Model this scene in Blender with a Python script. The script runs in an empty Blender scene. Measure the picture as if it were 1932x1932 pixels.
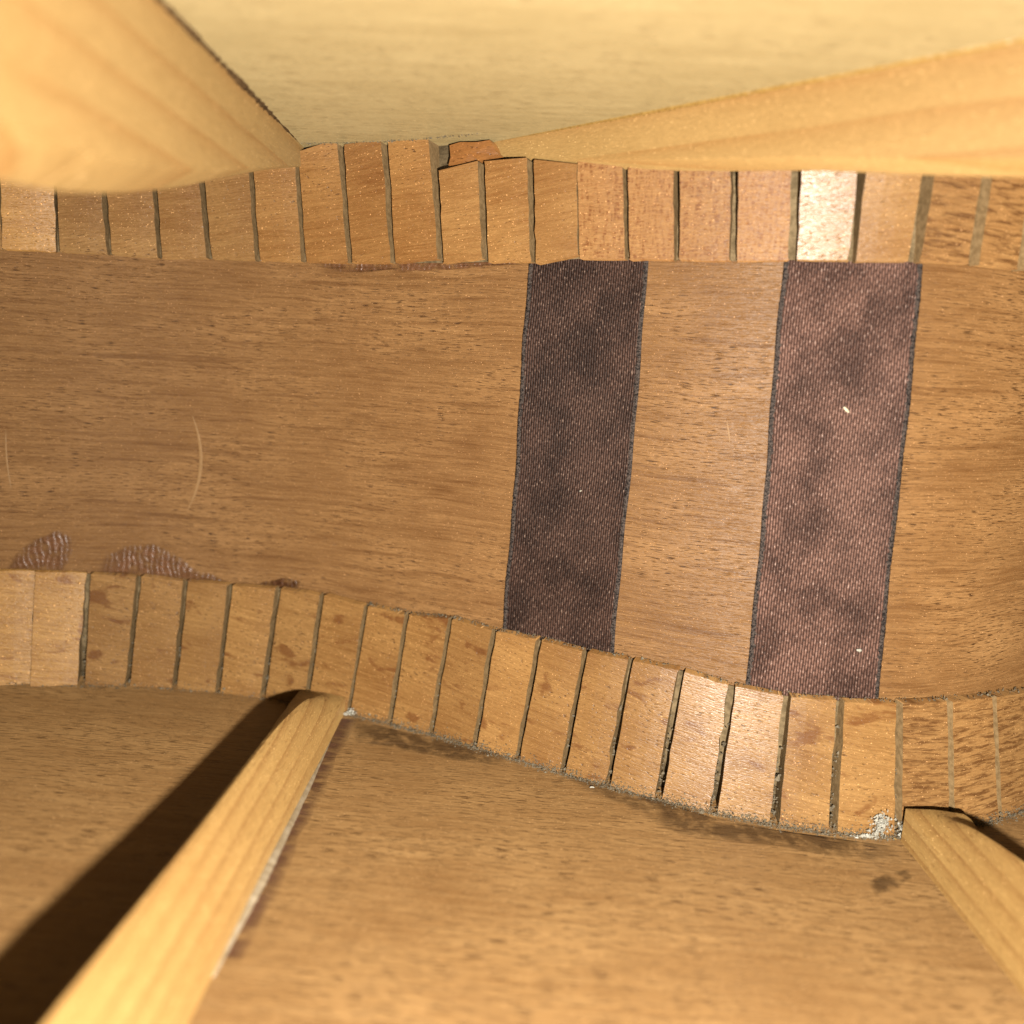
import bpy, bmesh, math, random
import numpy as np
from mathutils import Matrix, Vector
A = np.array
random.seed(7); rng = np.random.default_rng(7)
MM = 0.001
scn = bpy.context.scene

# ------------------------------------------------------------------ camera
# measurements are in millimetres about the lens; Z0 lifts the back board to about z = 0
F, PITCH, ROLL = 1552.8, 0.1828, 0.0604            # focal length in 1932-px picture units
Z0 = 62.0
cp, sp, cr, sr = math.cos(PITCH), math.sin(PITCH), math.cos(ROLL), math.sin(ROLL)
RIGHT = A([cr, sp*sr, cp*sr]); UP = A([-sr, sp*cr, cp*cr]); FWD = A([0, cp, -sp])
cam_d = bpy.data.cameras.new('camera'); cam = bpy.data.objects.new('camera', cam_d)
scn.collection.objects.link(cam); scn.camera = cam
cam.matrix_world = Matrix((
    (RIGHT[0], UP[0], -FWD[0], 0), (RIGHT[1], UP[1], -FWD[1], 0), (RIGHT[2], UP[2], -FWD[2], Z0*MM), (0, 0, 0, 1)))
cam_d.sensor_width = 36; cam_d.sensor_fit = 'HORIZONTAL'; cam_d.lens = 36*F/1932
cam_d.clip_start = 0.002; cam_d.clip_end = 5
cam_d.dof.use_dof = True; cam_d.dof.focus_distance = 0.121; cam_d.dof.aperture_fstop = 13.0

# ------------------------------------------------------------------ world and the phone's flash
w = bpy.data.worlds.new('World'); scn.world = w; w.use_nodes = True
w.node_tree.nodes['Background'].inputs[0].default_value = (1, .9, .75, 1)
w.node_tree.nodes['Background'].inputs[1].default_value = 0.004
LIGHT = A([13.5, -11., -15.])
ld = bpy.data.lights.new('flash', 'POINT'); ld.energy = 1.98; ld.color = (1.0, .955, .87); ld.shadow_soft_size = 0.0016
fl = bpy.data.objects.new('flash', ld); scn.collection.objects.link(fl)
fl.location = (LIGHT[0]*MM, LIGHT[1]*MM, (LIGHT[2]+Z0)*MM)
scn.cycles.max_bounces = 4; scn.cycles.diffuse_bounces = 1; scn.cycles.glossy_bounces = 1
vs = scn.view_settings
scn.display_settings.display_device = 'sRGB'
vs.view_transform = 'Standard'; vs.look = 'None'; vs.exposure = 0; vs.gamma = 1; vs.use_curve_mapping = False

# ------------------------------------------------------------------ measuring helpers
K = 1.2
AT, BT, AB, BB = 25.6756*K, .0228, -50.5798*K, -.0334       # soundboard and back board: z = a + b x
HU, HL = 14.0331*K, 15.5101*K
def ray(u, v):
    x = (u-966)/F; y = (966-v)/F
    return RIGHT*x + UP*y + FWD
def on_top(u, v): R = ray(u, v); return R*AT/(R[2]-BT*R[0])
def on_back(u, v): R = ray(u, v); return R*AB/(R[2]-BB*R[0])
# kerf lines of the two linings, read off the photograph (plate end or brace edge -> wall end)
KU = [(-95,300,-88,466),(0,300,8,470),(102,337,108,475),(197,363,207,480),(293,367,302,487),(383,363,395,488),(475,340,487,492),(560,284,573,494),(643,271,660,496),(726,263,741,496),(816,278,831,496),(908,303,916,494),(1000,304,1006,494),(1088,311,1092,488),(1179,312,1184,489),(1276,318,1277,490),(1386,327,1383,492),(1503,333,1495,490),(1625,337,1608,493),(1751,343,1725,494),(1861,350,1838,499),(1950,355,1928,509),(2040,362,2012,522)]
KL = [(-40,1077,-35,1312),(63,1080,60,1305),(163,1083,152,1301),(262,1088,238,1308),(350,1096,328,1311),(435,1103,410,1314),(525,1110,495,1320),(607,1123,577,1332),(691,1143,657,1350),(767,1160,735,1370),(849,1168,812,1390),(931,1191,896,1404),(1017,1208,977,1430),(1104,1229,1062,1458),(1189,1246,1146,1483),(1285,1266,1241,1512),(1381,1295,1345,1540),(1485,1314,1461,1562),(1586,1323,1571,1580),(1698,1328,1695,1590),(1793,1324,1798,1580),(1876,1316,1888,1563),(1950,1303,1966,1545)]
def at_z(u, v, a, b): R = ray(u, v); return R*a/(R[2]-b*R[0])
TU = A([at_z(k[2], k[3], AT-HU, BT) for k in KU[1:-1]]); TB = A([at_z(k[0], k[1], AB+HL, BB) for k in KL[1:-1]])
ALL = np.r_[TU[:, :2], TB[:, :2]]
XC = ALL[:, 0].mean()
PC = np.polyfit((ALL[:, 0]-XC)/70, ALL[:, 1], 6)
T0 = 2.0                                                    # lining thickness at its wall edge
XL, XR = -80., 70.
def _p(x): return np.polyval(PC, (x-XC)/70)
def _ext(x0, side):
    e = .5; y = _p(x0); d = (_p(x0+e)-_p(x0-e))/(2*e)
    return y, d
def Yw(x):
    """plan curve of the rib (wall) surface, bent on smoothly outside the frame"""
    if x < XL: y, d = _ext(XL, -1); y = y + d*(x-XL) - .004*(x-XL)**2
    elif x > XR: y, d = _ext(XR, 1); y = y + d*(x-XR) - .0*(x-XR)**2
    else: y = _p(x)
    return y
def dY(x): return (Yw(x+.6)-Yw(x-.6))/1.2
def Yo(x, t):                                               # surface t mm in front of the rib (T0 = lining edge level)
    return Yw(x) - (t-T0)*math.sqrt(1+dY(x)**2)
def on_wall(u, v, t=0.0):
    R = ray(u, v); s = 110.0
    for _ in range(40):
        P = R*s; g = P[1]-Yo(P[0], t); s -= g/(R[1]-dY(P[0])*R[0])*.9
        if abs(g) < 1e-6: break
    return R*s
def normal(x):                                              # plan normal towards the camera side
    d = dY(x); n = A([d, -1., 0]); return n/np.linalg.norm(n)
def top_z(x): return AT+BT*x
def back_z(x): return AB+BB*x

# ------------------------------------------------------------------ node materials
class NT:
    def __init__(s, name):
        s.m = bpy.data.materials.new(name); s.m.use_nodes = True; s.t = s.m.node_tree; s.t.nodes.clear()
        s.out = s.n('OutputMaterial'); s.b = s.n('BsdfPrincipled'); s.l(s.b.outputs[0], s.out.inputs[0])
    def n(s, typ, **kw):
        o = s.t.nodes.new('ShaderNode'+typ)
        for k, v in kw.items(): setattr(o, k, v)
        return o
    def l(s, a, b): s.t.links.new(a, b)
    def put(s, sock, v):
        if hasattr(v, 'is_linked') or isinstance(v, bpy.types.NodeSocket): s.l(v, sock)
        else: sock.default_value = v
    def math(s, op, a, b=0.0, clamp=False):
        o = s.n('Math', operation=op, use_clamp=clamp); s.put(o.inputs[0], a); s.put(o.inputs[1], b); return o.outputs[0]
    def mix(s, f, a, b, mode='MIX'):
        o = s.n('Mix', data_type='RGBA', blend_type=mode); s.put(o.inputs[0], f)
        for i, v in ((6, a), (7, b)):
            s.put(o.inputs[i], tuple(v)+(1,) if isinstance(v, tuple) and len(v) == 3 else v)
        return o.outputs[2]
    def ramp(s, f, lo, hi, smooth=True):
        o = s.n('MapRange', interpolation_type='SMOOTHSTEP' if smooth else 'LINEAR'); s.put(o.inputs[0], f)
        o.inputs[1].default_value = lo; o.inputs[2].default_value = hi; o.inputs[3].default_value = 0; o.inputs[4].default_value = 1
        return o.outputs[0]
    def mapv(s, vec, scale=(1, 1, 1), rot=0.0, loc=(0, 0, 0)):
        o = s.n('Mapping'); s.l(vec, o.inputs[0]); o.inputs[1].default_value = loc; o.inputs[2].default_value = (0, 0, rot); o.inputs[3].default_value = scale
        return o.outputs[0]
    def noise(s, vec, scale, detail=3.0, rough=.55, dist=0.0):
        o = s.n('TexNoise'); s.l(s.mapv(vec, scale), o.inputs['Vector']); o.inputs['Scale'].default_value = 1
        o.inputs['Detail'].default_value = detail; o.inputs['Roughness'].default_value = rough; o.inputs['Distortion'].default_value = dist
        return o.outputs[0]
    def uv(s, rot=0.0, jitter=True, wav=.6):
        u = s.n('UVMap').outputs[0]
        if jitter:
            oi = s.n('ObjectInfo'); k = s.n('VectorMath', operation='SCALE'); k.inputs[0].default_value = (173., 91., 37.); s.l(oi.outputs['Random'], k.inputs['Scale'])
            a = s.n('VectorMath', operation='ADD'); s.l(u, a.inputs[0]); s.l(k.outputs[0], a.inputs[1]); u = a.outputs[0]
        if rot: u = s.mapv(u, rot=rot)
        if wav:                                             # grain never runs dead straight
            nz = s.noise(u, (.05, .09, 1), 2); c = s.n('CombineXYZ'); s.l(s.math('MULTIPLY', s.math('SUBTRACT', nz, .5), wav*6), c.inputs[1])
            a = s.n('VectorMath', operation='ADD'); s.l(u, a.inputs[0]); s.l(c.outputs[0], a.inputs[1]); u = a.outputs[0]
        return u

def wood(name, dark, light, pore, fibre=(.05, 1.6), fine=(.5, 10.), pores=(.9, 7.), pore_amt=.55, pore_cut=.35, rings=None, rough=.45, bump=.25,
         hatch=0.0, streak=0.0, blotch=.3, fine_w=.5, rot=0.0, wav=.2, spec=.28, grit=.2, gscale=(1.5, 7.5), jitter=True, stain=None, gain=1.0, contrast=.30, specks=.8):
    """gain scales the whole palette; contrast is the half-width of the dark-to-light ramp (smaller is crisper)"""
    dark, light, pore = (tuple(c*gain for c in q) for q in (dark, light, pore))
    k = NT(name); v = k.uv(rot, jitter, wav)
    fb = k.noise(v, fibre+(1,), 3, .6); fn = k.noise(v, fine+(1,), 2, .6); bl = k.noise(v, (.05, .10, 1), 3, .6); gr = k.noise(v, gscale+(1,), 1, .7)
    f = k.math('ADD', k.math('MULTIPLY', fb, 1-fine_w-blotch), k.math('ADD', k.math('MULTIPLY', fn, fine_w), k.math('MULTIPLY', bl, blotch)))
    f = k.ramp(f, .5-contrast*.5, .5+contrast*.5, False)
    col = k.mix(f, dark, light)
    height = k.math('ADD', k.math('MULTIPLY', fn, .9), k.math('MULTIPLY', gr, .9))
    if rings:                                               # growth rings: (pitch mm, colour, strength)
        wv = k.n('TexWave', wave_type='BANDS', bands_direction='Y', wave_profile='SAW'); k.l(k.mapv(v, (.03, 1/rings[0], 1)), wv.inputs['Vector'])
        wv.inputs['Scale'].default_value = .32; wv.inputs['Distortion'].default_value = .9; wv.inputs['Detail'].default_value = 2; wv.inputs['Detail Scale'].default_value = .6
        r = k.math('MULTIPLY', k.math('POWER', wv.outputs['Fac'], 4.0), k.math('MULTIPLY', k.ramp(bl, .25, .5), rings[2]))
        col = k.mix(r, col, rings[1])
    if hatch:
        h1 = k.ramp(k.noise(v, (1.0, 3.2, 1), 2, .75), .40, .66); h2 = k.ramp(k.noise(v, (2.6, .5, 1), 1, .6), .4, .62)
        col = k.mix(k.math('MULTIPLY', k.math('MULTIPLY', h1, h2), hatch), col, pore)
    if streak:
        s1 = k.ramp(k.noise(v, (.25, 2.0, 1), 3, .7, .4), .42, .66)
        col = k.mix(k.math('MULTIPLY', s1, streak), col, pore)
        height = k.math('SUBTRACT', height, k.math('MULTIPLY', s1, .6))
    pn = k.noise(v, pores+(1,), 1, .5)                      # open pores: thin broken dashes along the grain
    dash = k.ramp(pn, .74-pore_cut*.5, .84-pore_cut*.5)
    height = k.math('SUBTRACT', height, dash)
    dash = k.math('MULTIPLY', dash, k.ramp(bl, .36, .60))
    col = k.mix(k.math('MULTIPLY', dash, pore_amt, True), col, pore)
    g2 = k.math('ADD', 1-grit*1.5, k.math('MULTIPLY', gr, grit*3)); gc = k.n('CombineColor')
    for i in range(3): k.l(g2, gc.inputs[i])
    col = k.mix(1.0, col, gc.outputs[0], 'MULTIPLY')
    if specks:                                              # pale specks: the wood's sparkle painted into the base colour
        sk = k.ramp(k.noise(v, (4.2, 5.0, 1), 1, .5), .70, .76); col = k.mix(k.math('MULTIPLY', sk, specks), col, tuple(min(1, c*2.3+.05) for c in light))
    if stain:
        st = k.ramp(k.noise(v, stain[1]+(1,), 3, .6, .4), stain[2], stain[2]+.10); col = k.mix(k.math('MULTIPLY', st, stain[3]), col, stain[0])
    oi = k.n('ObjectInfo'); col = k.mix(1.0, col, oi.outputs['Color'], 'MULTIPLY')
    k.l(col, k.b.inputs['Base Color'])
    k.l(k.math('ADD', rough-.15, k.math('MULTIPLY', gr, .3)), k.b.inputs['Roughness'])
    k.b.inputs['Specular IOR Level'].default_value = spec; k.b.inputs['Diffuse Roughness'].default_value = 1.0
    bp = k.n('Bump'); bp.inputs['Strength'].default_value = bump; bp.inputs['Distance'].default_value = .00012
    k.l(height, bp.inputs['Height']); k.l(bp.outputs[0], k.b.inputs['Normal'])
    return k.m
def plain(name, c, c2, scale=1.5, rough=.6, bump=.3, spec=.35, alpha=None, coat=0.0, ridges=False, fade=False):
    k = NT(name); v = k.uv(0, True, 0)
    n = k.noise(v, (scale, scale, 1), 4, .65); f = k.ramp(n, .35, .65)
    k.l(k.mix(f, c, c2), k.b.inputs['Base Color']); k.b.inputs['Roughness'].default_value = rough; k.b.inputs['Specular IOR Level'].default_value = spec
    h = n
    if ridges:
        wv = k.n('TexWave', bands_direction='X'); k.l(v, wv.inputs['Vector']); wv.inputs['Scale'].default_value = .34; wv.inputs['Distortion'].default_value = 7; wv.inputs['Detail'].default_value = 3
        h = k.math('ADD', k.math('MULTIPLY', wv.outputs['Fac'], .5), n)
    bp = k.n('Bump'); bp.inputs['Strength'].default_value = bump; bp.inputs['Distance'].default_value = .0002; k.l(h, bp.inputs['Height']); k.l(bp.outputs[0], k.b.inputs['Normal'])
    if coat: k.b.inputs['Coat Weight'].default_value = coat; k.b.inputs['Coat Roughness'].default_value = .12
    if alpha is not None:
        m = k.ramp(k.noise(v, (.5, .5, 1), 3), .25, .6)
        if name == 'mauve glue stain':
            sx = k.n('SeparateXYZ'); k.l(k.n('UVMap').outputs[0], sx.inputs[0])
            m = k.math('MULTIPLY', m, k.math('SUBTRACT', 1.0, k.ramp(sx.outputs[1], .15, .95)))
        if fade: m = k.math('MULTIPLY', m, k.n('Attribute', attribute_name='fade').outputs['Fac'])
        k.l(k.math('MULTIPLY', m, alpha), k.b.inputs['Alpha'])
    return k.m
def fabric(name, c1, c2, spark, blotch):
    """satin: thread floats .36 mm wide and 1.3 mm long, stepped like a five-shaft weave"""
    k = NT(name); v = k.uv(0, False, .02)
    x = k.n('SeparateXYZ'); k.l(v, x.inputs[0])
    xs_ = k.math('DIVIDE', k.math('ADD', x.outputs[0], k.math('MULTIPLY', x.outputs[1], .02)), .36); row = k.math('FLOOR', xs_); a = k.math('FRACT', xs_)
    cross = k.math('MULTIPLY', k.math('MULTIPLY', a, k.math('SUBTRACT', 1.0, a)), 4.0)
    b = k.math('FRACT', k.math('ADD', k.math('DIVIDE', x.outputs[1], 1.3), k.math('MULTIPLY', row, .4)))
    along = k.math('POWER', k.math('MULTIPLY', k.math('MULTIPLY', b, k.math('SUBTRACT', 1.0, b)), 4.0), .6)
    thr = k.math('MULTIPLY', cross, k.math('ADD', .25, k.math('MULTIPLY', along, .75)))
    bl = k.noise(v, (.12, .10, 1), 5, .65); sp_ = k.noise(v, (3.0, 1.5, 1), 3, .8)
    tone = k.math('ADD', 1-blotch, k.math('MULTIPLY', k.ramp(bl, .36, .62), blotch))
    col = k.mix(k.math('MULTIPLY', k.math('MULTIPLY', thr, tone), k.math('SUBTRACT', k.math('MULTIPLY', sp_, 3.0), .5)), c1, c2)
    col = k.mix(k.math('MULTIPLY', k.ramp(sp_, .56, .70), k.math('MULTIPLY', k.math('POWER', thr, 2.0), .9)), col, spark)  # thread glints painted into the base colour
    k.l(col, k.b.inputs['Base Color']); k.b.inputs['Roughness'].default_value = .5; k.b.inputs['Specular IOR Level'].default_value = .10
    bp = k.n('Bump'); bp.inputs['Strength'].default_value = .8; bp.inputs['Distance'].default_value = .00012
    k.l(k.math('ADD', thr, k.math('MULTIPLY', sp_, .7)), bp.inputs['Height']); k.l(bp.outputs[0], k.b.inputs['Normal'])
    return k.m

M = {}
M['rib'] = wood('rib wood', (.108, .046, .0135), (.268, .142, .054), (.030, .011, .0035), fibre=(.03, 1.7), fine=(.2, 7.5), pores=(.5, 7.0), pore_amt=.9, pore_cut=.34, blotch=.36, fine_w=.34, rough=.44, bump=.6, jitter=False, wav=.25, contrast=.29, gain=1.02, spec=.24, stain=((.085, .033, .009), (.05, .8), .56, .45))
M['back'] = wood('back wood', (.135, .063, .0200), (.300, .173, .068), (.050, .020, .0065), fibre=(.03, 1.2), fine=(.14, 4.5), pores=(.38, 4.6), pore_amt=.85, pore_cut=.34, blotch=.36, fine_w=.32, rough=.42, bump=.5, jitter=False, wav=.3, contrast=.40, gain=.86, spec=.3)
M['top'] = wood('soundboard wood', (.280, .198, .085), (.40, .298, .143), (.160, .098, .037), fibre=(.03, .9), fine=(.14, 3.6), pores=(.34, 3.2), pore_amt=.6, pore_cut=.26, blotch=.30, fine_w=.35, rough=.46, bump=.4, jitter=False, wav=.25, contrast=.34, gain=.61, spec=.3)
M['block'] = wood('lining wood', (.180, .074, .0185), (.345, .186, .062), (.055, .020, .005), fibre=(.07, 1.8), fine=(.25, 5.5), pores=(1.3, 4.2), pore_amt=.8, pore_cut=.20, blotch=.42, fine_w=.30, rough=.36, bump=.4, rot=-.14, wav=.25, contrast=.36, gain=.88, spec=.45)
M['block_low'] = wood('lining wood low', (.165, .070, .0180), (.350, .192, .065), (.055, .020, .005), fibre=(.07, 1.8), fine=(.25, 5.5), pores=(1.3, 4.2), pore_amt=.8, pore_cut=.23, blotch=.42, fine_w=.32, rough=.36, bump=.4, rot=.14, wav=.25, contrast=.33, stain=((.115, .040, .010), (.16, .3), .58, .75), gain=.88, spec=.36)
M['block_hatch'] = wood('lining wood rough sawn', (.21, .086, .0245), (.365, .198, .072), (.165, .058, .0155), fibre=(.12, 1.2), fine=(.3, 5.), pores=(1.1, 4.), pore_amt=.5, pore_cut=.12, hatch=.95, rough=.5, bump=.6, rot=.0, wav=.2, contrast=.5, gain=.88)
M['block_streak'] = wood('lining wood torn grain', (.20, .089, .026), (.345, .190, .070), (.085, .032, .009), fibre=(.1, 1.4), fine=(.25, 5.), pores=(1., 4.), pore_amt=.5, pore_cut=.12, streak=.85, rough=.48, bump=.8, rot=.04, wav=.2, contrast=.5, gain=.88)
M['kerf'] = plain('dusty saw cut', (.19, .118, .052), (.28, .180, .084), 1.2, .85, .5, .1)
M['backing'] = plain('dusty lining backing', (.10, .070, .036), (.19, .135, .072), 1.0, .9, .6, .1)
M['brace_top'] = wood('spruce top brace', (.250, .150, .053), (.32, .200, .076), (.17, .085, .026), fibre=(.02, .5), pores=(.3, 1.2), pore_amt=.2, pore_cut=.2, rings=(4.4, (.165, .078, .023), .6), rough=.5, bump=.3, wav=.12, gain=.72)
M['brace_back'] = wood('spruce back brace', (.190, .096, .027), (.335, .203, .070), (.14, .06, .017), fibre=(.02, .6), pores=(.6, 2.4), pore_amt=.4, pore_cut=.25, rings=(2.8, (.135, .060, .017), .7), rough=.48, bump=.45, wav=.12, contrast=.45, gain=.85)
M['ribbon1'] = fabric('dark satin ribbon', (.0045, .0020, .0015), (.078, .041, .029), (.30, .21, .16), .6)
M['ribbon2'] = fabric('brown satin ribbon', (.010, .0045, .0035), (.185, .098, .072), (.42, .31, .26), .62)
M['selvedge'] = plain('ribbon selvedge', (.004, .003, .003), (.075, .056, .046), 3.6, .55, .8, .12)
M['glue'] = plain('dried glue', (.115, .047, .019), (.18, .083, .040), 1.6, .28, .7, .5, alpha=.85, coat=.5, ridges=True, fade=True)
M['glue_dark'] = plain('dark dried glue', (.045, .016, .006), (.085, .034, .013), 1.1, .3, .6, .5, alpha=.9, coat=.3, ridges=True, fade=True)
M['glue_pale'] = plain('pale glue bead', (.26, .195, .115), (.34, .27, .18), .5, .45, .5, .4)
M['glue_amber'] = plain('amber glue bead', (.21, .115, .026), (.30, .185, .055), 2.0, .3, .6, .5, coat=.3)
M['stain'] = plain('mauve glue stain', (.115, .050, .028), (.15, .070, .042), .6, .5, .2, .4, alpha=.8)
M['white'] = plain('white glue crumbs', (.28, .25, .19), (.44, .42, .36), 2.5, .7, .6, .3)
M['dust'] = plain('grey dust', (.095, .072, .043), (.20, .165, .115), 3, .9, .3, .15)
M['dark'] = plain('dark brown joint', (.05, .028, .012), (.12, .07, .03), 1.5, .9, .5, .1)
M['dirt'] = plain('ingrained dirt', (.060, .030, .012), (.095, .052, .024), .8, .8, .2, .1, alpha=.5, fade=True)
M['scratch'] = plain('scratched wood', (.215, .118, .045), (.25, .14, .056), 2, .5, .3, .3)
M['fleck'] = plain('pale fleck', (.48, .40, .25), (.56, .50, .38), 2, .6, .3, .3)

# ------------------------------------------------------------------ mesh helpers (points in mm about the lens)
def obj(name, verts, faces, mat, parent=None, uv=None, mats=None, fmat=None, smooth=True, label=None):
    me = bpy.data.meshes.new(name)
    V = np.asarray(verts, float)
    me.from_pydata([((p[0])*MM, p[1]*MM, (p[2]+Z0)*MM) for p in V], [], [tuple(int(i) for i in f) for f in faces])
    bm = bmesh.new(); bm.from_mesh(me); bmesh.ops.recalc_face_normals(bm, faces=bm.faces); bm.to_mesh(me); bm.free()
    for m in ([mat] if mats is None else mats): me.materials.append(m)
    if fmat is not None:
        for p, i in zip(me.polygons, fmat): p.material_index = i
    ul = me.uv_layers.new(name='UVMap')
    if uv is None: uv = lambda co, n: (co[0], co[2]) if abs(n[2]) < .7 else (co[0], co[1])
    for p in me.polygons:
        n = p.normal
        for li in p.loop_indices:
            ul.data[li].uv = uv(V[me.loops[li].vertex_index], n)
    for p in me.polygons: p.use_smooth = smooth
    o = bpy.data.objects.new(name, me); scn.collection.objects.link(o)
    if parent: o.parent = parent
    if label: o['label'] = label
    return o
def grid_faces(nu, nv, off=0, wrap=False):
    return [(off+i*nv+j, off+(i+1)*nv+j, off+(i+1)*nv+j+1, off+i*nv+j+1) for i in range(nu-1) for j in range(nv-1)]
# arc length along the rib, for grain that follows the bend
XS = np.linspace(-160, 160, 641); YS = A([Yw(x) for x in XS]); SS = np.r_[0, np.cumsum(np.hypot(np.diff(XS), np.diff(YS)))]
SS -= np.interp(0, XS, SS)
def arc(x): return float(np.interp(x, XS, SS))
def uv_wall(co, n): return (arc(co[0]), co[2])

guitar = bpy.data.objects.new('guitar_body', None); scn.collection.objects.link(guitar)
guitar.location = (0, 0, 0); guitar['label'] = 'inside of a wooden guitar body with kerfed linings, braces and two dark ribbons'; guitar['category'] = 'guitar'

# ------------------------------------------------------------------ plates and rib
def plate(name, zf, thick, mat, label):
    xs = np.linspace(-125, 125, 26); V = []; 
    ys = np.linspace(-45, 1, 30)
    nv = 24
    for x in xs:
        ye = Yo(x, -1.5)
        for j in range(nv): V.append((x, -45+(ye+45)*j/(nv-1), zf(x)))
    n = len(V); Fc = grid_faces(26, nv)
    V += [(x, y, z+thick) for x, y, z in V]; Fc += [tuple(i+n for i in f) for f in Fc]
    ring = [i*nv for i in range(26)] + [25*nv+j for j in range(1, nv)] + [i*nv+nv-1 for i in range(24, -1, -1)] + [j for j in range(nv-2, 0, -1)]
    Fc += [(a, b, b+n, a+n) for a, b in zip(ring, ring[1:]+ring[:1])]
    return obj(name, V, Fc, mat, guitar, uv=lambda co, n: (co[0], co[1]), smooth=False, label=label)
def board_with_hole():
    """soundboard with the round sound hole through which the phone looks in"""
    cx, cy, rad = 6., -6., 52.; N = 96; V = []; R_ = 14
    for i in range(N):
        t_ = 2*math.pi*i/N; dx, dy = math.cos(t_), math.sin(t_)
        L = min(125/abs(dx) if abs(dx) > 1e-6 else 1e9, 1e9); L = min(L, (55/abs(dy)) if dy < -1e-6 else 1e9)
        if dy > 0:                                          # out to the rib
            a_, b_ = 20., min(L, 400.)
            for _ in range(40):
                m_ = (a_+b_)/2
                if cy+dy*m_ > Yo(cx+dx*m_, -1.5): b_ = m_
                else: a_ = m_
            L = a_
        for j in range(R_):
            q = rad+(L-rad)*j/(R_-1); V.append((cx+dx*q, cy+dy*q, top_z(cx+dx*q)))
    n = len(V); Fc = []
    for i in range(N):
        i2 = (i+1) % N
        for j in range(R_-1): Fc.append((i*R_+j, i2*R_+j, i2*R_+j+1, i*R_+j+1))
    Fc2 = [tuple(q+n for q in f) for f in Fc]
    for i in range(N):
        i2 = (i+1) % N; Fc2 += [(i*R_, i2*R_, i2*R_+n, i*R_+n), (i*R_+R_-1, i2*R_+R_-1, i2*R_+R_-1+n, i*R_+R_-1+n)]
    V += [(x, y, z+2.6) for x, y, z in V]
    return obj('soundboard', V, Fc+Fc2, M['top'], guitar, uv=lambda co, n: (co[0], co[1]), smooth=False, label='pale smooth wooden soundboard roofing the cavity')
board_with_hole()
plate('back_board', back_z, -2.6, M['back'], 'brown wooden back board forming the cavity floor')
xs = np.linspace(-125, 125, 161); nz = 24; V = []
for x in xs:
    for j in range(nz):
        z = back_z(x)+.02+(top_z(x)-back_z(x)-.04)*j/(nz-1); V.append((x, Yo(x, 0), z))
n = len(V)
V += [(x, y+2.2, z) for x, y, z in V]; Fc = grid_faces(161, nz); Fc += [tuple(i+n for i in f) for f in Fc]
ring = [i*nz for i in range(161)] + [160*nz+j for j in range(1, nz)] + [i*nz+nz-1 for i in range(159, -1, -1)] + [j for j in range(nz-2, 0, -1)]
Fc += [(a, b, b+n, a+n) for a, b in zip(ring, ring[1:]+ring[:1])]
side = obj('side_panel', V, Fc, M['rib'], guitar, uv=uv_wall, label='bent brown wooden side between the two kerfed linings')

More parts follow.
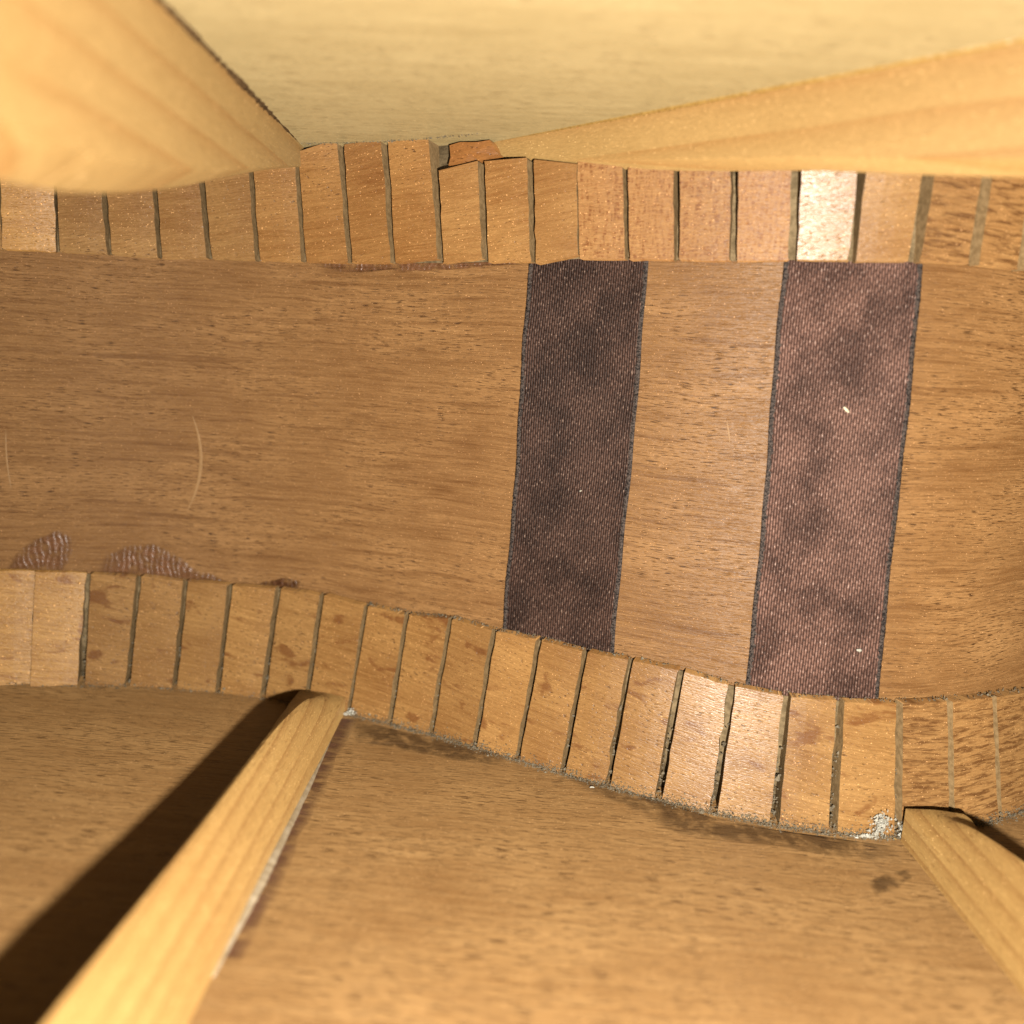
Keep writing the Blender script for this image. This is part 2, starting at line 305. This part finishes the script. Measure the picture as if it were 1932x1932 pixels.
# ------------------------------------------------------------------ kerfed linings
def plate_end(k, up):
    """3-D plate end of a kerf: follow its pixel line to where the lining face (5 mm thick) meets the plate"""
    (u0, v0, u1, v1) = (k[0], k[1], k[2], k[3]) if up else (k[2], k[3], k[0], k[1])   # (plate px, wall px)
    lo, hi = 0.2, 2.4
    zf = top_z if up else back_z
    for _ in range(30):
        s = (lo+hi)/2; P = on_wall(u1+(u0-u1)*s, v1+(v0-v1)*s, 2+2.9*min(s, 1.3))
        beyond = P[2] > zf(P[0]) if up else P[2] < zf(P[0])
        if beyond: hi = s
        else: lo = s
    return P
def lining(kerfs, up, wid, mats, tints, cuts, label, shiny=()):
    zf = top_z if up else back_z
    wall_px = [(k[2], k[3]) if up else (k[0], k[1]) for k in kerfs]
    # backing strip, continuous, just thicker than the ribbon it covers
    V = []; m = len(kerfs)
    sub = 3; pts = []
    for i in range(m-1):
        for q in range(sub):
            a = q/sub; pts.append((wall_px[i][0]*(1-a)+wall_px[i+1][0]*a, wall_px[i][1]*(1-a)+wall_px[i+1][1]*a))
    pts.append(wall_px[-1])
    for (u, v) in pts:
        P = on_wall(u, v, .45); n_ = normal(P[0]); Q = P-n_*.42
        V += [tuple(P), (P[0]+n_[0]*.4, P[1]+n_[1]*.4, zf(P[0])), tuple(Q), (Q[0], Q[1], zf(Q[0]))]
    Fc = []
    for i in range(len(pts)-1):
        a, b = 4*i, 4*i+4
        Fc += [(a, b, b+1, a+1), (a+2, a+3, b+3, b+2), (a, a+2, b+2, b), (a+1, b+1, b+3, a+3)]
    Fc += [(0, 1, 3, 2), (4*len(pts)-4, 4*len(pts)-2, 4*len(pts)-1, 4*len(pts)-3)]
    base = obj('kerfed_lining', V, Fc, M['backing'], guitar, uv=uv_wall, label=label)
    ends = [plate_end(k, up) for k in kerfs]
    for i in range(m-1):
        WL = on_wall(*wall_px[i], T0); WR = on_wall(*wall_px[i+1], T0); PL = ends[i].copy(); PR = ends[i+1].copy()
        c = cuts.get(i, {})
        if 'wl' in c: WL = on_wall(*c['wl'], T0)
        if 'wr' in c: WR = on_wall(*c['wr'], T0)
        if 'pl' in c: PL = on_wall(*c['pl'], c.get('t', 4.6))
        if 'pr' in c: PR = on_wall(*c['pr'], c.get('t', 4.6))
        if i in shiny:                                      # a few blocks sit slightly askew and catch the flash
            cen = (WL+WR+PL+PR)/4; hv = -cen/np.linalg.norm(cen)+(LIGHT-cen)/np.linalg.norm(LIGHT-cen); hv /= np.linalg.norm(hv)
            nf_ = np.cross(WR-WL, PL-WL); nf_ = nf_/np.linalg.norm(nf_); nf_ = nf_ if nf_[1] < 0 else -nf_
            hv = nf_+(hv-nf_)*min(1., .16/max(np.linalg.norm(hv-nf_), 1e-6)); hv /= np.linalg.norm(hv)
            for Q in (WL, WR, PL, PR): Q[1] = cen[1]-((Q[0]-cen[0])*hv[0]+(Q[2]-cen[2])*hv[2])/hv[1]
        t = WR-WL; t[2] = 0; t /= np.linalg.norm(t); n_ = A([t[1], -t[0], 0])
        if n_[1] > 0: n_ = -n_
        wl_, wr_ = wid[i]*.40, wid[i+1]*.40
        WL = WL+t*wl_; PL = PL+t*wl_; WR = WR-t*wr_; PR = PR-t*wr_
        us = [0, .02, .35, .65, .98, 1]; vs_ = [0, .012, .12, .22, .32, .42, .52, .62, .72, .82, .92, .988, 1]
        NU, NV = len(us), len(vs_)
        jl = rng.normal(0, .05, NV); jr = rng.normal(0, .08, NV); jb = rng.normal(0, .05, NU); jt = rng.normal(0, .05, NU)
        lift = rng.normal(0, .12); bow = rng.normal(.12, .06)
        V = []
        for a, ua in enumerate(us):
            for b, vb in enumerate(vs_):
                P = (WL*(1-ua)+WR*ua)*(1-vb)+(PL*(1-ua)+PR*ua)*vb
                P = P+t*((jl[b] if a == 0 else jl[b]*.5 if a == 1 else 0)+(jr[b] if a == NU-1 else jr[b]*.5 if a == NU-2 else 0))
                if b == 0: P = P+A([0, 0, jb[a]])
                P = P+n_*(lift*.5+bow*4*ua*(1-ua)*.5)
                if a in (0, NU-1) or b in (0, NV-1): P = P-n_*.0
                V.append(P)
        nf = len(V)
        for P in list(V):                                   # back of the block, on the backing strip
            d = (P[1]-Yo(P[0], .42))/n_[1]
            V.append(P-n_*d)
        Fc = grid_faces(NU, NV); fm = [0]*len(Fc)
        Fc += [tuple(q+nf for q in f) for f in grid_faces(NU, NV)]; fm += [1]*(len(Fc)-len(fm))
        for b in range(NV-1):
            Fc += [(b, b+1, b+1+nf, b+nf)]; q = (NU-1)*NV+b; Fc += [(q, q+1, q+1+nf, q+nf)]
        fm += [1]*(len(Fc)-len(fm))
        for a in range(NU-1):
            Fc += [(a*NV, (a+1)*NV, (a+1)*NV+nf, a*NV+nf)]; q = a*NV+NV-1; Fc += [(q, q+NV, q+NV+nf, q+nf)]
        fm += [0]*(len(Fc)-len(fm))
        o = obj('block', V, Fc, None, base, uv=lambda co, n, t=t, n_=n_: (co@t*1.0+(co@n_)*.0, co[2]) if abs(A(n)@t) < .7 else (co@n_, co[2]),
                mats=[mats(i), M['kerf']], fmat=fm, smooth=False)
        tt = tints(i); o.color = (tt[0], tt[1], tt[2], 1)
    return base, ends
def jit(c, s=.06): g = rng.normal(0, s); return (c[0]*(1+g), c[1]*(1+g*1.1), c[2]*(1+g*1.2))
UW = [1.0]*len(KU)
for i, wv in {0:.9, 1:.7, 2:.95, 3:.95, 4:1.0, 5:1.1, 6:1.0, 7:1.1, 8:1.1, 9:1.05, 10:1.25, 11:1.1, 12:1.05, 13:.28, 14:.9, 15:1.0, 16:1.25, 17:1.35, 18:1.2, 19:1.9, 20:1.9, 21:1.7}.items(): UW[i] = wv
LW = [1.0]*len(KL)
for i, wv in {0:.8, 1:.8, 2:1.6, 3:1.1, 4:1.1, 5:1.1, 6:1.15, 7:1.1, 8:.85, 9:1.05, 10:1.0, 11:1.2, 12:1.1, 13:1.1, 14:1.15, 15:1.35, 16:1.4, 17:1.5, 18:1.45, 19:1.5, 20:1.3, 21:1.2}.items(): LW[i] = wv
def um(i): return M['block_hatch'] if i in (13, 14, 15, 16) else M['block_streak'] if i >= 19 else M['block']
def ut(i):
    if 7 <= i <= 9: return jit((1.0, .96, .92), .03)
    if i == 1: return (1.45, 1.48, 1.25)  # lighter golden tint: flash highlight painted into this block's colour
    if i in (17, 18): return jit((1.12, 1.18, 1.25), .03)
    if i < 6: return jit((.98, 1.02, 1.08), .04)
    return jit((1.04, 1.04, 1.04), .04)
ucuts = {7: dict(pl=(557, 286), pr=(641, 262), t=4.6), 8: dict(pl=(644, 273), pr=(724, 261), t=4.6), 9: dict(pl=(727, 262), pr=(814, 256), t=4.6, wr=(831, 488)),
         10: dict(pl=(822, 322), pr=(907, 303), t=4.4, wr=(914, 487)), 11: dict(pl=(909, 304), pr=(999, 297), t=4.4), 12: dict(wl=(1006, 497), wr=(1092, 481), pl=(1002, 301), pr=(1089, 309), t=4.4)}
upper, uends = lining(KU, True, UW, um, ut, ucuts, 'kerfed wooden lining under the pale soundboard', (1,))
def lm(i): return M['block_streak'] if i >= 19 else M['block_low']
def lt(i):
    if i < 2: return jit((1.45, 1.48, 1.25), .02)  # flash reflection on the left blocks painted in as a paler tint
    if i in (16, 17, 18): return jit((1.1, 1.12, 1.16), .03)
    if 7 <= i <= 14: return jit((.97, .95, .92), .05)
    return jit((1.0, 1.0, 1.0), .05)
lower, lends = lining(KL, False, LW, lm, lt, {}, 'kerfed wooden lining along the brown back board', (0, 1))

# ------------------------------------------------------------------ ribbons
def ribbon(c, mat, tint, label, seed):
    (tl, tr, br_, bl_) = c; r = np.random.default_rng(seed); N = 60; C = 9
    wob = [sum(r.normal(0, 1.1)*math.sin(q*fq+r.uniform(0, 6)) for fq in (7, 13, 23)) for q in (0, 0)]
    ph = r.uniform(0, 6, 4)
    V = []; UVs = []
    L = None
    rows = []
    for i in range(N):
        a = i/(N-1); aa = a*1.06-.03
        e0 = A(tl)*(1-aa)+A(bl_)*aa; e1 = A(tr)*(1-aa)+A(br_)*aa
        e0 = e0+A([1.6*math.sin(a*9+ph[0])+.9*math.sin(a*31+ph[1]), 0]); e1 = e1+A([1.6*math.sin(a*8+ph[2])+.9*math.sin(a*27+ph[3]), 0])
        row = []
        for j in range(C):
            b = j/(C-1); q = e0*(1-b)+e1*b
            row.append(on_wall(q[0], q[1], .22+.02*math.sin(a*9+b*2)))
        rows.append(row)
    width = np.linalg.norm(rows[N//2][-1]-rows[N//2][0]); length = np.linalg.norm(rows[-1][0]-rows[0][0])
    for row in rows: V += row
    n = len(V); Fc = grid_faces(N, C)
    V2 = [P-normal(P[0])*.16 for P in V]; uvt = {}
    VV = V+V2
    for i in range(N):
        for j in range(C): uvt[i*C+j] = (j/(C-1)*width, i/(N-1)*length); uvt[n+i*C+j] = uvt[i*C+j]
    Fc += [tuple(q+n for q in f) for f in grid_faces(N, C)]
    ring = [i*C for i in range(N)] + [(N-1)*C+j for j in range(1, C)] + [i*C+C-1 for i in range(N-2, -1, -1)] + [j for j in range(C-2, 0, -1)]
    Fc += [(a, b, b+n, a+n) for a, b in zip(ring, ring[1:]+ring[:1])]
    key = {tuple(np.round(p, 4)): i for i, p in enumerate(VV)}
    o = obj('reinforcement_ribbon', VV, Fc, mat, guitar, uv=lambda co, nn: uvt[key[tuple(np.round(co, 4))]], label=label); o.color = tint
    for p in o.data.polygons: p.use_smooth = False
    for s in (0, 1):                                        # corded selvedges
        V = []; Fc = []; NN = 240
        for i in range(NN):
            a = i/(NN-1)*(N-1); i0 = min(int(a), N-2); fr = a-i0
            P = rows[i0][0 if s == 0 else -1]*(1-fr)+rows[i0+1][0 if s == 0 else -1]*fr
            Q = rows[i0][1 if s == 0 else -2]*(1-fr)+rows[i0+1][1 if s == 0 else -2]*fr
            d = (Q-P)/np.linalg.norm(Q-P); n_ = normal(P[0]); wd = .58+r.normal(0, .10); hh = .05+.02*math.sin(i*.9+1)+r.normal(0, .012)
            V += [P-d*.12-n_*.1, P-d*(.1+r.normal(0, .03))+n_*.04, P+d*.2*wd+n_*hh, P+d*.55*wd+n_*hh*.8, P+d*wd-n_*.02]
        Fc = grid_faces(NN, 5)
        obj('selvedge', V, Fc, M['selvedge'], o)
    return o
rib1 = ribbon(((1000, 492), (1223, 494), (1157, 1238), (950, 1192)), M['ribbon1'], (1, 1, 1, 1), 'narrower near-black satin ribbon glued across the side', 3)
rib2 = ribbon(((1480, 492), (1741, 496), (1655, 1327), (1410, 1300)), M['ribbon2'], (1, 1, 1, 1), 'wider brown blotched satin ribbon glued across the side', 5)

# ------------------------------------------------------------------ braces
def brace(start, direc, width, prof, lens, up, mat, label, flat=.45, n_sec=70):
    """start: plan point of the visible side's foot at the lining; prof(l) -> height; body lies on the far side of the visible face"""
    d = A([direc[0], direc[1], 0.]); d /= np.linalg.norm(d)
    sd = A([d[1], -d[0], 0.])
    V = []; sgn = -1 if up else 1; zf = top_z if up else back_z
    ls = np.concatenate([np.linspace(-lens[0], 30, n_sec//2), np.linspace(32, lens[1], n_sec//2)])
    for l in ls:
        h = prof(l); fl_ = flat(l) if callable(flat) else flat
        P = A([start[0], start[1], 0.])+d*l; w_ = width
        g_ = 1-fl_
        sec = [(0, 0), (0, fl_*.5), (0, fl_), (.07, fl_+g_*.17), (.20, fl_+g_*.47), (.33, fl_+g_*.76), (.43, fl_+g_*.95), (.5, 1), (.57, fl_+g_*.95), (.67, fl_+g_*.76), (.80, fl_+g_*.47), (.93, fl_+g_*.17), (1, fl_), (1, fl_*.5), (1, 0)]
        for (b, c) in sec:
            Q = P+brace.sd*b*w_
            V.append((Q[0], Q[1], zf(Q[0])+sgn*(h*c-.02)))
    NS = 15; Fc = grid_faces(len(ls), NS)
    Fc += [tuple(range(NS)), tuple((len(ls)-1)*NS+q for q in range(NS))]
    for i in range(len(ls)-1): Fc.append((i*NS, (i+1)*NS, (i+1)*NS+NS-1, i*NS+NS-1))
    o = obj('brace', V, Fc, mat, guitar, uv=lambda co, n: (co@d, (co@brace.sd)*.6+co[2]), label=label)
    o.data.set_sharp_from_angle(angle=math.radians(24))
    return o
def interp(tab):
    xs_ = [a for a, b in tab]; ys_ = [b for a, b in tab]
    from_ = lambda l: float(np.interp(l, xs_, ys_))
    return lambda l: sum(from_(l+q) for q in (-3, -1.5, 0, 1.5, 3))/5
def bead(name, pts, rad, mat, parent, zf, sgn, seed, rib_=0.0, label=None, var=.18):
    r = np.random.default_rng(seed); V = []; n = len(pts)
    for i, (P, d) in enumerate(pts):
        q = (rad(i/(n-1)) if callable(rad) else rad)*(1+r.normal(0, var)+rib_*(i % 2))*min(1, .15+3*min(i, n-1-i)/n)
        for a in range(7):
            t_ = math.pi*a/6; V.append((P[0]+d[0]*q*math.cos(t_)*1.0, P[1]+d[1]*q*math.cos(t_), P[2]+sgn*(q*math.sin(t_)*.9-.03)))
    return obj(name, V, grid_faces(n, 7)+[tuple(range(7)), tuple((n-1)*7+q for q in range(7))], mat, parent, label=label)

# back brace near the wide shadow: runs along y at x = -26 .. -34
brace.sd = A([-1., 0, 0])
B1 = brace((-26.0, 131.5), (0, -1), 8.0, interp([(-6, 2.0), (0, 2.3), (6, 4.3), (13, 6.6), (21, 8.1), (29, 9.2), (43, 10.0), (53, 10.6), (68, 11.8), (82, 13.0), (120, 14), (190, 14)]), (1.0, 170), False, M['brace_back'],
           'tall rounded back brace casting the broad dark shadow', flat=lambda l: float(np.interp(l, [0, 9, 18, 30, 60], [.95, .55, .42, .34, .30])))
pts = [(A([-25.95, 121-i*.45, back_z(-26)]), A([1., 0, 0])) for i in range(116)]
bead('glue_bead', pts, lambda a: .18+.75*a**.8, M['glue_pale'], B1, back_z, 1, 11, var=.05)
V = []
for i in range(80):
    y = 127-i*.7; wd = 2.3+.3*math.sin(i*.23)+.2*math.sin(i*.61)
    V += [(-26.0, y, back_z(-26)+.03), (-25.9+wd, y, back_z(-26)+.03)]
obj('glue_stain', V, grid_faces(80, 2), M['stain'], B1, uv=lambda co, n: (co[1], (co[0]+26)/3.2))
# back brace at the right
brace.sd = A([1., 0, 0])
B2 = brace((56.8, 103.5), (0, -1), 8.0, interp([(-6, 4.6), (0, 5.2), (4, 6.8), (9, 8.3), (17, 9.8), (26, 11), (44, 12.5), (100, 14), (190, 14)]), (1.5, 140), False, M['brace_back'],
           'rounded back brace with white glue crumbs at its end', flat=lambda l: float(np.interp(l, [0, 8, 17, 26, 50], [.96, .42, .32, .24, .2])))
# soundboard brace on the left
brace.sd = A([-1., 0, 0])
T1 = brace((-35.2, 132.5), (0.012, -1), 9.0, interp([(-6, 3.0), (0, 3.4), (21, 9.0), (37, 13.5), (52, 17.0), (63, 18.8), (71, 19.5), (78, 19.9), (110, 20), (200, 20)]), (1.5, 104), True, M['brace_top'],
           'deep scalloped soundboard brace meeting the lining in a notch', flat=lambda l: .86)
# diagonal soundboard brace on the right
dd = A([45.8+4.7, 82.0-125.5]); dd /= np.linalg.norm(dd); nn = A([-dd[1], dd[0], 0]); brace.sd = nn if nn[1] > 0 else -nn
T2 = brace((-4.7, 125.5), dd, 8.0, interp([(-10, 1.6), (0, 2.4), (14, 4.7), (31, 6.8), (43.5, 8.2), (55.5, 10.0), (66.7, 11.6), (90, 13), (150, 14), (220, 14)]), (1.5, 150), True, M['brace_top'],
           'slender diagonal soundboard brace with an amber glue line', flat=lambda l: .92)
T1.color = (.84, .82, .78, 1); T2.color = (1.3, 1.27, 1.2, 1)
pts = []
for i in range(260):
    l = .5+i*.36; P = A([-4.7, 125.5])+dd*l; pts.append((A([P[0], P[1], top_z(P[0])]), -brace.sd))
bead('glue_bead', pts, .3, M['glue_amber'], T2, top_z, -1, 21, rib_=.5)
pts = []
for i in range(120):
    y = 131-i*.6; x = -35.2+.012*(132.5-y); pts.append((A([x, y, top_z(x)]), A([1., 0, 0])))
bead('glue_bead', pts, .42, M['dark'], T1, top_z, -1, 22, var=.3)  # dark bead drawn over the gaps along this brace's contact line

# ------------------------------------------------------------------ glue, chips, crumbs, dust
def patch(name, outline, mat, parent, rise, seed, t=.03, label=None, surf=on_wall):
    r = np.random.default_rng(seed); o = []
    for a, b in zip(outline, outline[1:]+outline[:1]):
        for q in range(5):
            f_ = q/5; o.append((a[0]*(1-f_)+b[0]*f_+r.normal(0, .9), a[1]*(1-f_)+b[1]*f_+r.normal(0, .9)))
    c = np.mean(o, 0); V = []
    lev = [(1, t), (.88, t+rise*.6), (.62, t+rise), (.35, t+rise*1.05)]
    for s, tt in lev:
        V += [surf(c[0]+(u-c[0])*s, c[1]+(v-c[1])*s, tt) for u, v in o]
    V.append(surf(c[0], c[1], t+rise)); n = len(o); Fc = []
    for k_ in range(3):
        for i in range(n): j = (i+1) % n; Fc.append((k_*n+i, k_*n+j, (k_+1)*n+j, (k_+1)*n+i))
    for i in range(n): Fc.append((3*n+i, 3*n+(i+1) % n, 4*n))
    ob = obj(name, V, Fc, mat, parent, label=label); at = ob.data.attributes.new('fade', 'FLOAT', 'POINT')
    at.data.foreach_set('value', [0.0]*n+[.55]*n+[1.0]*(2*n+1))
    return ob
patch('glue_smear', [(565, 492), (640, 492), (740, 493), (850, 492), (1000, 492), (1000, 498), (950, 501), (900, 505), (850, 510), (800, 512), (760, 513), (720, 509), (680, 515), (640, 514), (600, 505)], M['glue'], side, .25, 1, label='glossy brown glue line under the upper lining')
patch('glue_smear', [(10, 1078), (30, 1040), (70, 1015), (110, 1000), (135, 1012), (138, 1040), (120, 1078)], M['glue'], side, .12, 2, label='glossy glue drip above the lower lining')
patch('glue_smear', [(180, 1080), (195, 1050), (240, 1028), (290, 1026), (335, 1045), (365, 1072), (420, 1092), (440, 1102), (330, 1094), (250, 1086)], M['glue'], side, .14, 3, label='long glossy brown glue drip above the lower lining')
patch('glue_smear', [(480, 1106), (500, 1094), (540, 1090), (570, 1098), (560, 1114), (520, 1110)], M['glue_dark'], side, .08, 4, label='dark red glue spot above the lower lining')
on_floor = lambda u, v, t: on_back(u, v)+A([0, 0, t*.6])
back = [o for o in guitar.children if o.name.startswith('back_board')][0]
patch('dirt_stain', [(1010, 1436), (1150, 1482), (1250, 1512), (1345, 1542), (1461, 1565), (1571, 1584), (1690, 1598), (1700, 1625), (1600, 1622), (1470, 1600), (1340, 1585), (1255, 1568), (1200, 1530), (1100, 1490)], M['dirt'], back, .02, 31, label='dark dirty stain on the back board along the lining', surf=on_floor)
patch('dirt_stain', [(1635, 1665), (1670, 1648), (1715, 1640), (1720, 1655), (1690, 1680), (1650, 1690)], M['dirt'], back, .02, 32, label='small brown smudge on the back board near the brace', surf=on_floor)
patch('dirt_stain', [(660, 1352), (760, 1380), (860, 1400), (960, 1428), (950, 1446), (840, 1432), (730, 1410), (665, 1400)], M['dirt'], back, .02, 33, label='faint grey dirt on the back board beside the brace end', surf=on_floor)
def arc_mark(pts, wpx, par):
    V = []; n = 24
    P = A(pts, float)
    for i in range(n):
        a = i/(n-1); q = (1-a)**2*P[0]+2*a*(1-a)*P[1]+a*a*P[2]; wd = wpx*math.sin(math.pi*min(max(a, .02), .98))**.6
        V += [on_wall(q[0]-wd, q[1], .02), on_wall(q[0], q[1], .05), on_wall(q[0]+wd, q[1], .02)]
    obj('dent_mark', V, grid_faces(n, 3), M['scratch'], par)
arc_mark([(363, 785), (400, 880), (352, 965)], 3.0, side)
arc_mark([(1371, 795), (1375, 812), (1377, 838)], 1.2, side)
arc_mark([(11, 812), (9, 870), (22, 925)], 1.5, side)

# splintered lining stump between the notched blocks and the end of the diagonal brace
r = np.random.default_rng(9)
out = [(846, 312), (850, 296), (848, 274), (868, 268), (900, 268), (924, 264), (930, 274), (934, 284), (944, 293), (920, 301), (900, 303), (872, 307)]
V = [on_wall(u, v, 3.4+.25*r.normal()) for u, v in out]; n = len(out); cen = on_wall(888, 287, 4.1)
V += [p-normal(p[0])*2.7 for p in V]; V.append(cen)
Fc = [(i, (i+1) % n, 2*n) for i in range(n)]+[(i, (i+1) % n, (i+1) % n+n, i+n) for i in range(n)]+[tuple(range(n, 2*n))]
o = obj('splintered_stump', V, Fc, M['block'], upper, uv=uv_wall, smooth=False, label='splintered stump of lining wood above a notched block'); o.color = (.86, .70, .62, 1)

def crumbs(name, centres, sizes, mat, parent, kind=None, label=None, seed=1, surf_r=.35):
    r = np.random.default_rng(seed); V = []; Fc = []
    oc = A([(1, 0, 0), (-1, 0, 0), (0, 1, 0), (0, -1, 0), (0, 0, 1), (0, 0, -1)], float)
    ff = [(0, 2, 4), (2, 1, 4), (1, 3, 4), (3, 0, 4), (2, 0, 5), (1, 2, 5), (3, 1, 5), (0, 3, 5)]
    for c, s in zip(centres, sizes):
        b = len(V); q = oc*(1+r.normal(0, .3, (6, 1)))*s*(1+r.normal(0, surf_r, 3))
        V += list(q+c); Fc += [tuple(i+b for i in f) for f in ff]
    o = obj(name, V, Fc, mat, parent, smooth=False, label=label)
    if kind: o['kind'] = kind
    return o
# white crumbs of glue at the brace ends
def cloud(px, n, spread, size, seed, t=(4.3, 5.6)):
    r = np.random.default_rng(seed); C = []; S = []
    for i in range(n):
        u, v, su, sv = px[r.integers(len(px))]
        C.append(on_wall(u+r.normal(0, su), v+r.normal(0, sv), r.uniform(*t))); S.append(size*math.exp(r.normal(0, .45)))
    return C, S
C, S = cloud([(1662, 1560, 9, 9), (1668, 1552, 7, 8), (1706, 1575, 5, 14), (1640, 1582, 18, 4), (1710, 1560, 6, 6)], 520, 1, .16, 1)
crumbs('glue_residue', C, S, M['white'], B2, label='white crumbly glue at the end of the right back brace', seed=2)
C, S = cloud([(656, 1352, 5, 5), (662, 1346, 4, 4), (650, 1362, 4, 6)], 200, 1, .14, 3)
crumbs('glue_residue', C, S, M['white'], B1, label='white glue blob at the end of the shadowed back brace', seed=4)
# dust gathered along the joints and in the kerfs
r = np.random.default_rng(33); C = []; S = []
foot = [(e[0], e[1]) for e in lends]
for i in range(len(foot)-1):
    dens = [40, 60, 70, 40, 40, 40, 60, 60, 220, 260, 300, 260, 280, 280, 300, 320, 330, 330, 330, 200, 260, 260][i]
    for q in range(int(dens*1.7)):
        a = r.uniform(); x = foot[i][0]*(1-a)+foot[i+1][0]*a; y = foot[i][1]*(1-a)+foot[i+1][1]*a
        n_ = normal(x); d = abs(r.normal(0, .55)); h = max(0, r.exponential(.35)-.9*d*.3)
        C.append(A([x, y, back_z(x)+h])+n_*(d*(.2 if h > .5 else 1)+.05)); S.append(.07*math.exp(r.normal(0, .4)))
for i in range(1, len(KL)-1):                               # kerf bottoms
    k = KL[i]; W_ = on_wall(k[0], k[1], 1.0); E_ = lends[i]
    for q in range(90 if i >= 8 else 55):
        a = 1-abs(r.normal(0, .28)); 
        if a < 0: continue
        P = W_*(1-a)+E_*a; x = P[0]; yb = Yo(x, .8); P = A([x+r.normal(0, LW[i]*.22), yb+(P[1]-yb)*r.uniform(.05, .8), P[2]+.1]); C.append(P); S.append(.14*math.exp(r.normal(0, .4)))
for i in range(8, len(KL)-1):                               # ledge where the side meets the lower lining
    for q in range(80 if i < 13 else 40):
        a = r.uniform(); P = on_wall(KL[i][0]*(1-a)+KL[i+1][0]*a, KL[i][1]*(1-a)+KL[i+1][1]*a, T0); n_ = normal(P[0])
        C.append(P-n_*r.uniform(.2, 1.8)+A([0, 0, .03+abs(r.normal(0, .12))])); S.append(.075*math.exp(r.normal(0, .4)))
for i in range(6, 11):                                      # soundboard joint
    for q in range(60):
        a = r.uniform(); P = uends[i]*(1-a)+uends[i+1]*a; n_ = normal(P[0]); C.append(A([P[0], P[1], top_z(P[0])-abs(r.normal(0, .12))])+n_*abs(r.normal(0, .25))); S.append(.06*math.exp(r.normal(0, .4)))
crumbs('dust', C, S, M['dust'], guitar, kind='stuff', seed=6)

def fleck(name, u, v, surf, ln, wd, ang, mat, label, cat, seed):
    r = np.random.default_rng(seed); P = surf(u, v); ex = A([math.cos(ang), 0, math.sin(ang)]); 
    if surf is on_back: ex = A([math.cos(ang), math.sin(ang), 0]); up_ = A([0, 0, 1.]); ey = A([-math.sin(ang), math.cos(ang), 0])
    else: up_ = normal(P[0]); ey = np.cross(up_, ex)
    V = []; n = 9
    for i in range(n):
        a = i/(n-1); q = wd*math.sin(math.pi*(.06+.88*a))**.5*(1+r.normal(0, .12))
        for j in range(6):
            t_ = j*math.pi/3; V.append(P+up_*(wd*.55+q*.5*math.sin(t_)+.25*wd*math.sin(a*4))+ey*q*math.cos(t_)*.7+ex*(a-.5)*ln)
    Fc = [(i*6+j, i*6+(j+1) % 6, (i+1)*6+(j+1) % 6, (i+1)*6+j) for i in range(n-1) for j in range(6)]+[tuple(range(6)), tuple((n-1)*6+q for q in range(6))]
    o = obj(name, V, Fc, mat, None, label=label); o['category'] = cat
    return o
onr = lambda u, v: on_wall(u, v, .3)
fleck('wood_sliver', 1596, 773, onr, 1.1, .32, -.7, M['fleck'], 'cream wood sliver stuck on the upper half of the wider ribbon', 'wood sliver', 1)
fleck('lint_fleck', 1620, 1226, onr, .8, .36, -.1, M['white'], 'white fleck stuck near the bottom of the wider ribbon', 'fleck', 2)
fleck('lint_fleck', 1096, 926, onr, .35, .22, .5, M['white'], 'tiny white fleck stuck on the narrower ribbon', 'fleck', 3)
fleck('lint_fleck', 1117, 1487, on_back, .75, .26, .2, M['white'], 'tiny white fleck lying on the back board by the lining', 'fleck', 4)
fleck('wood_sliver', 1690, 1583, lambda u, v: on_wall(u, v, 5.3), 1.3, .2, -.5, M['glue_amber'], 'thin golden splinter beside the white glue crumbs', 'wood sliver', 5)
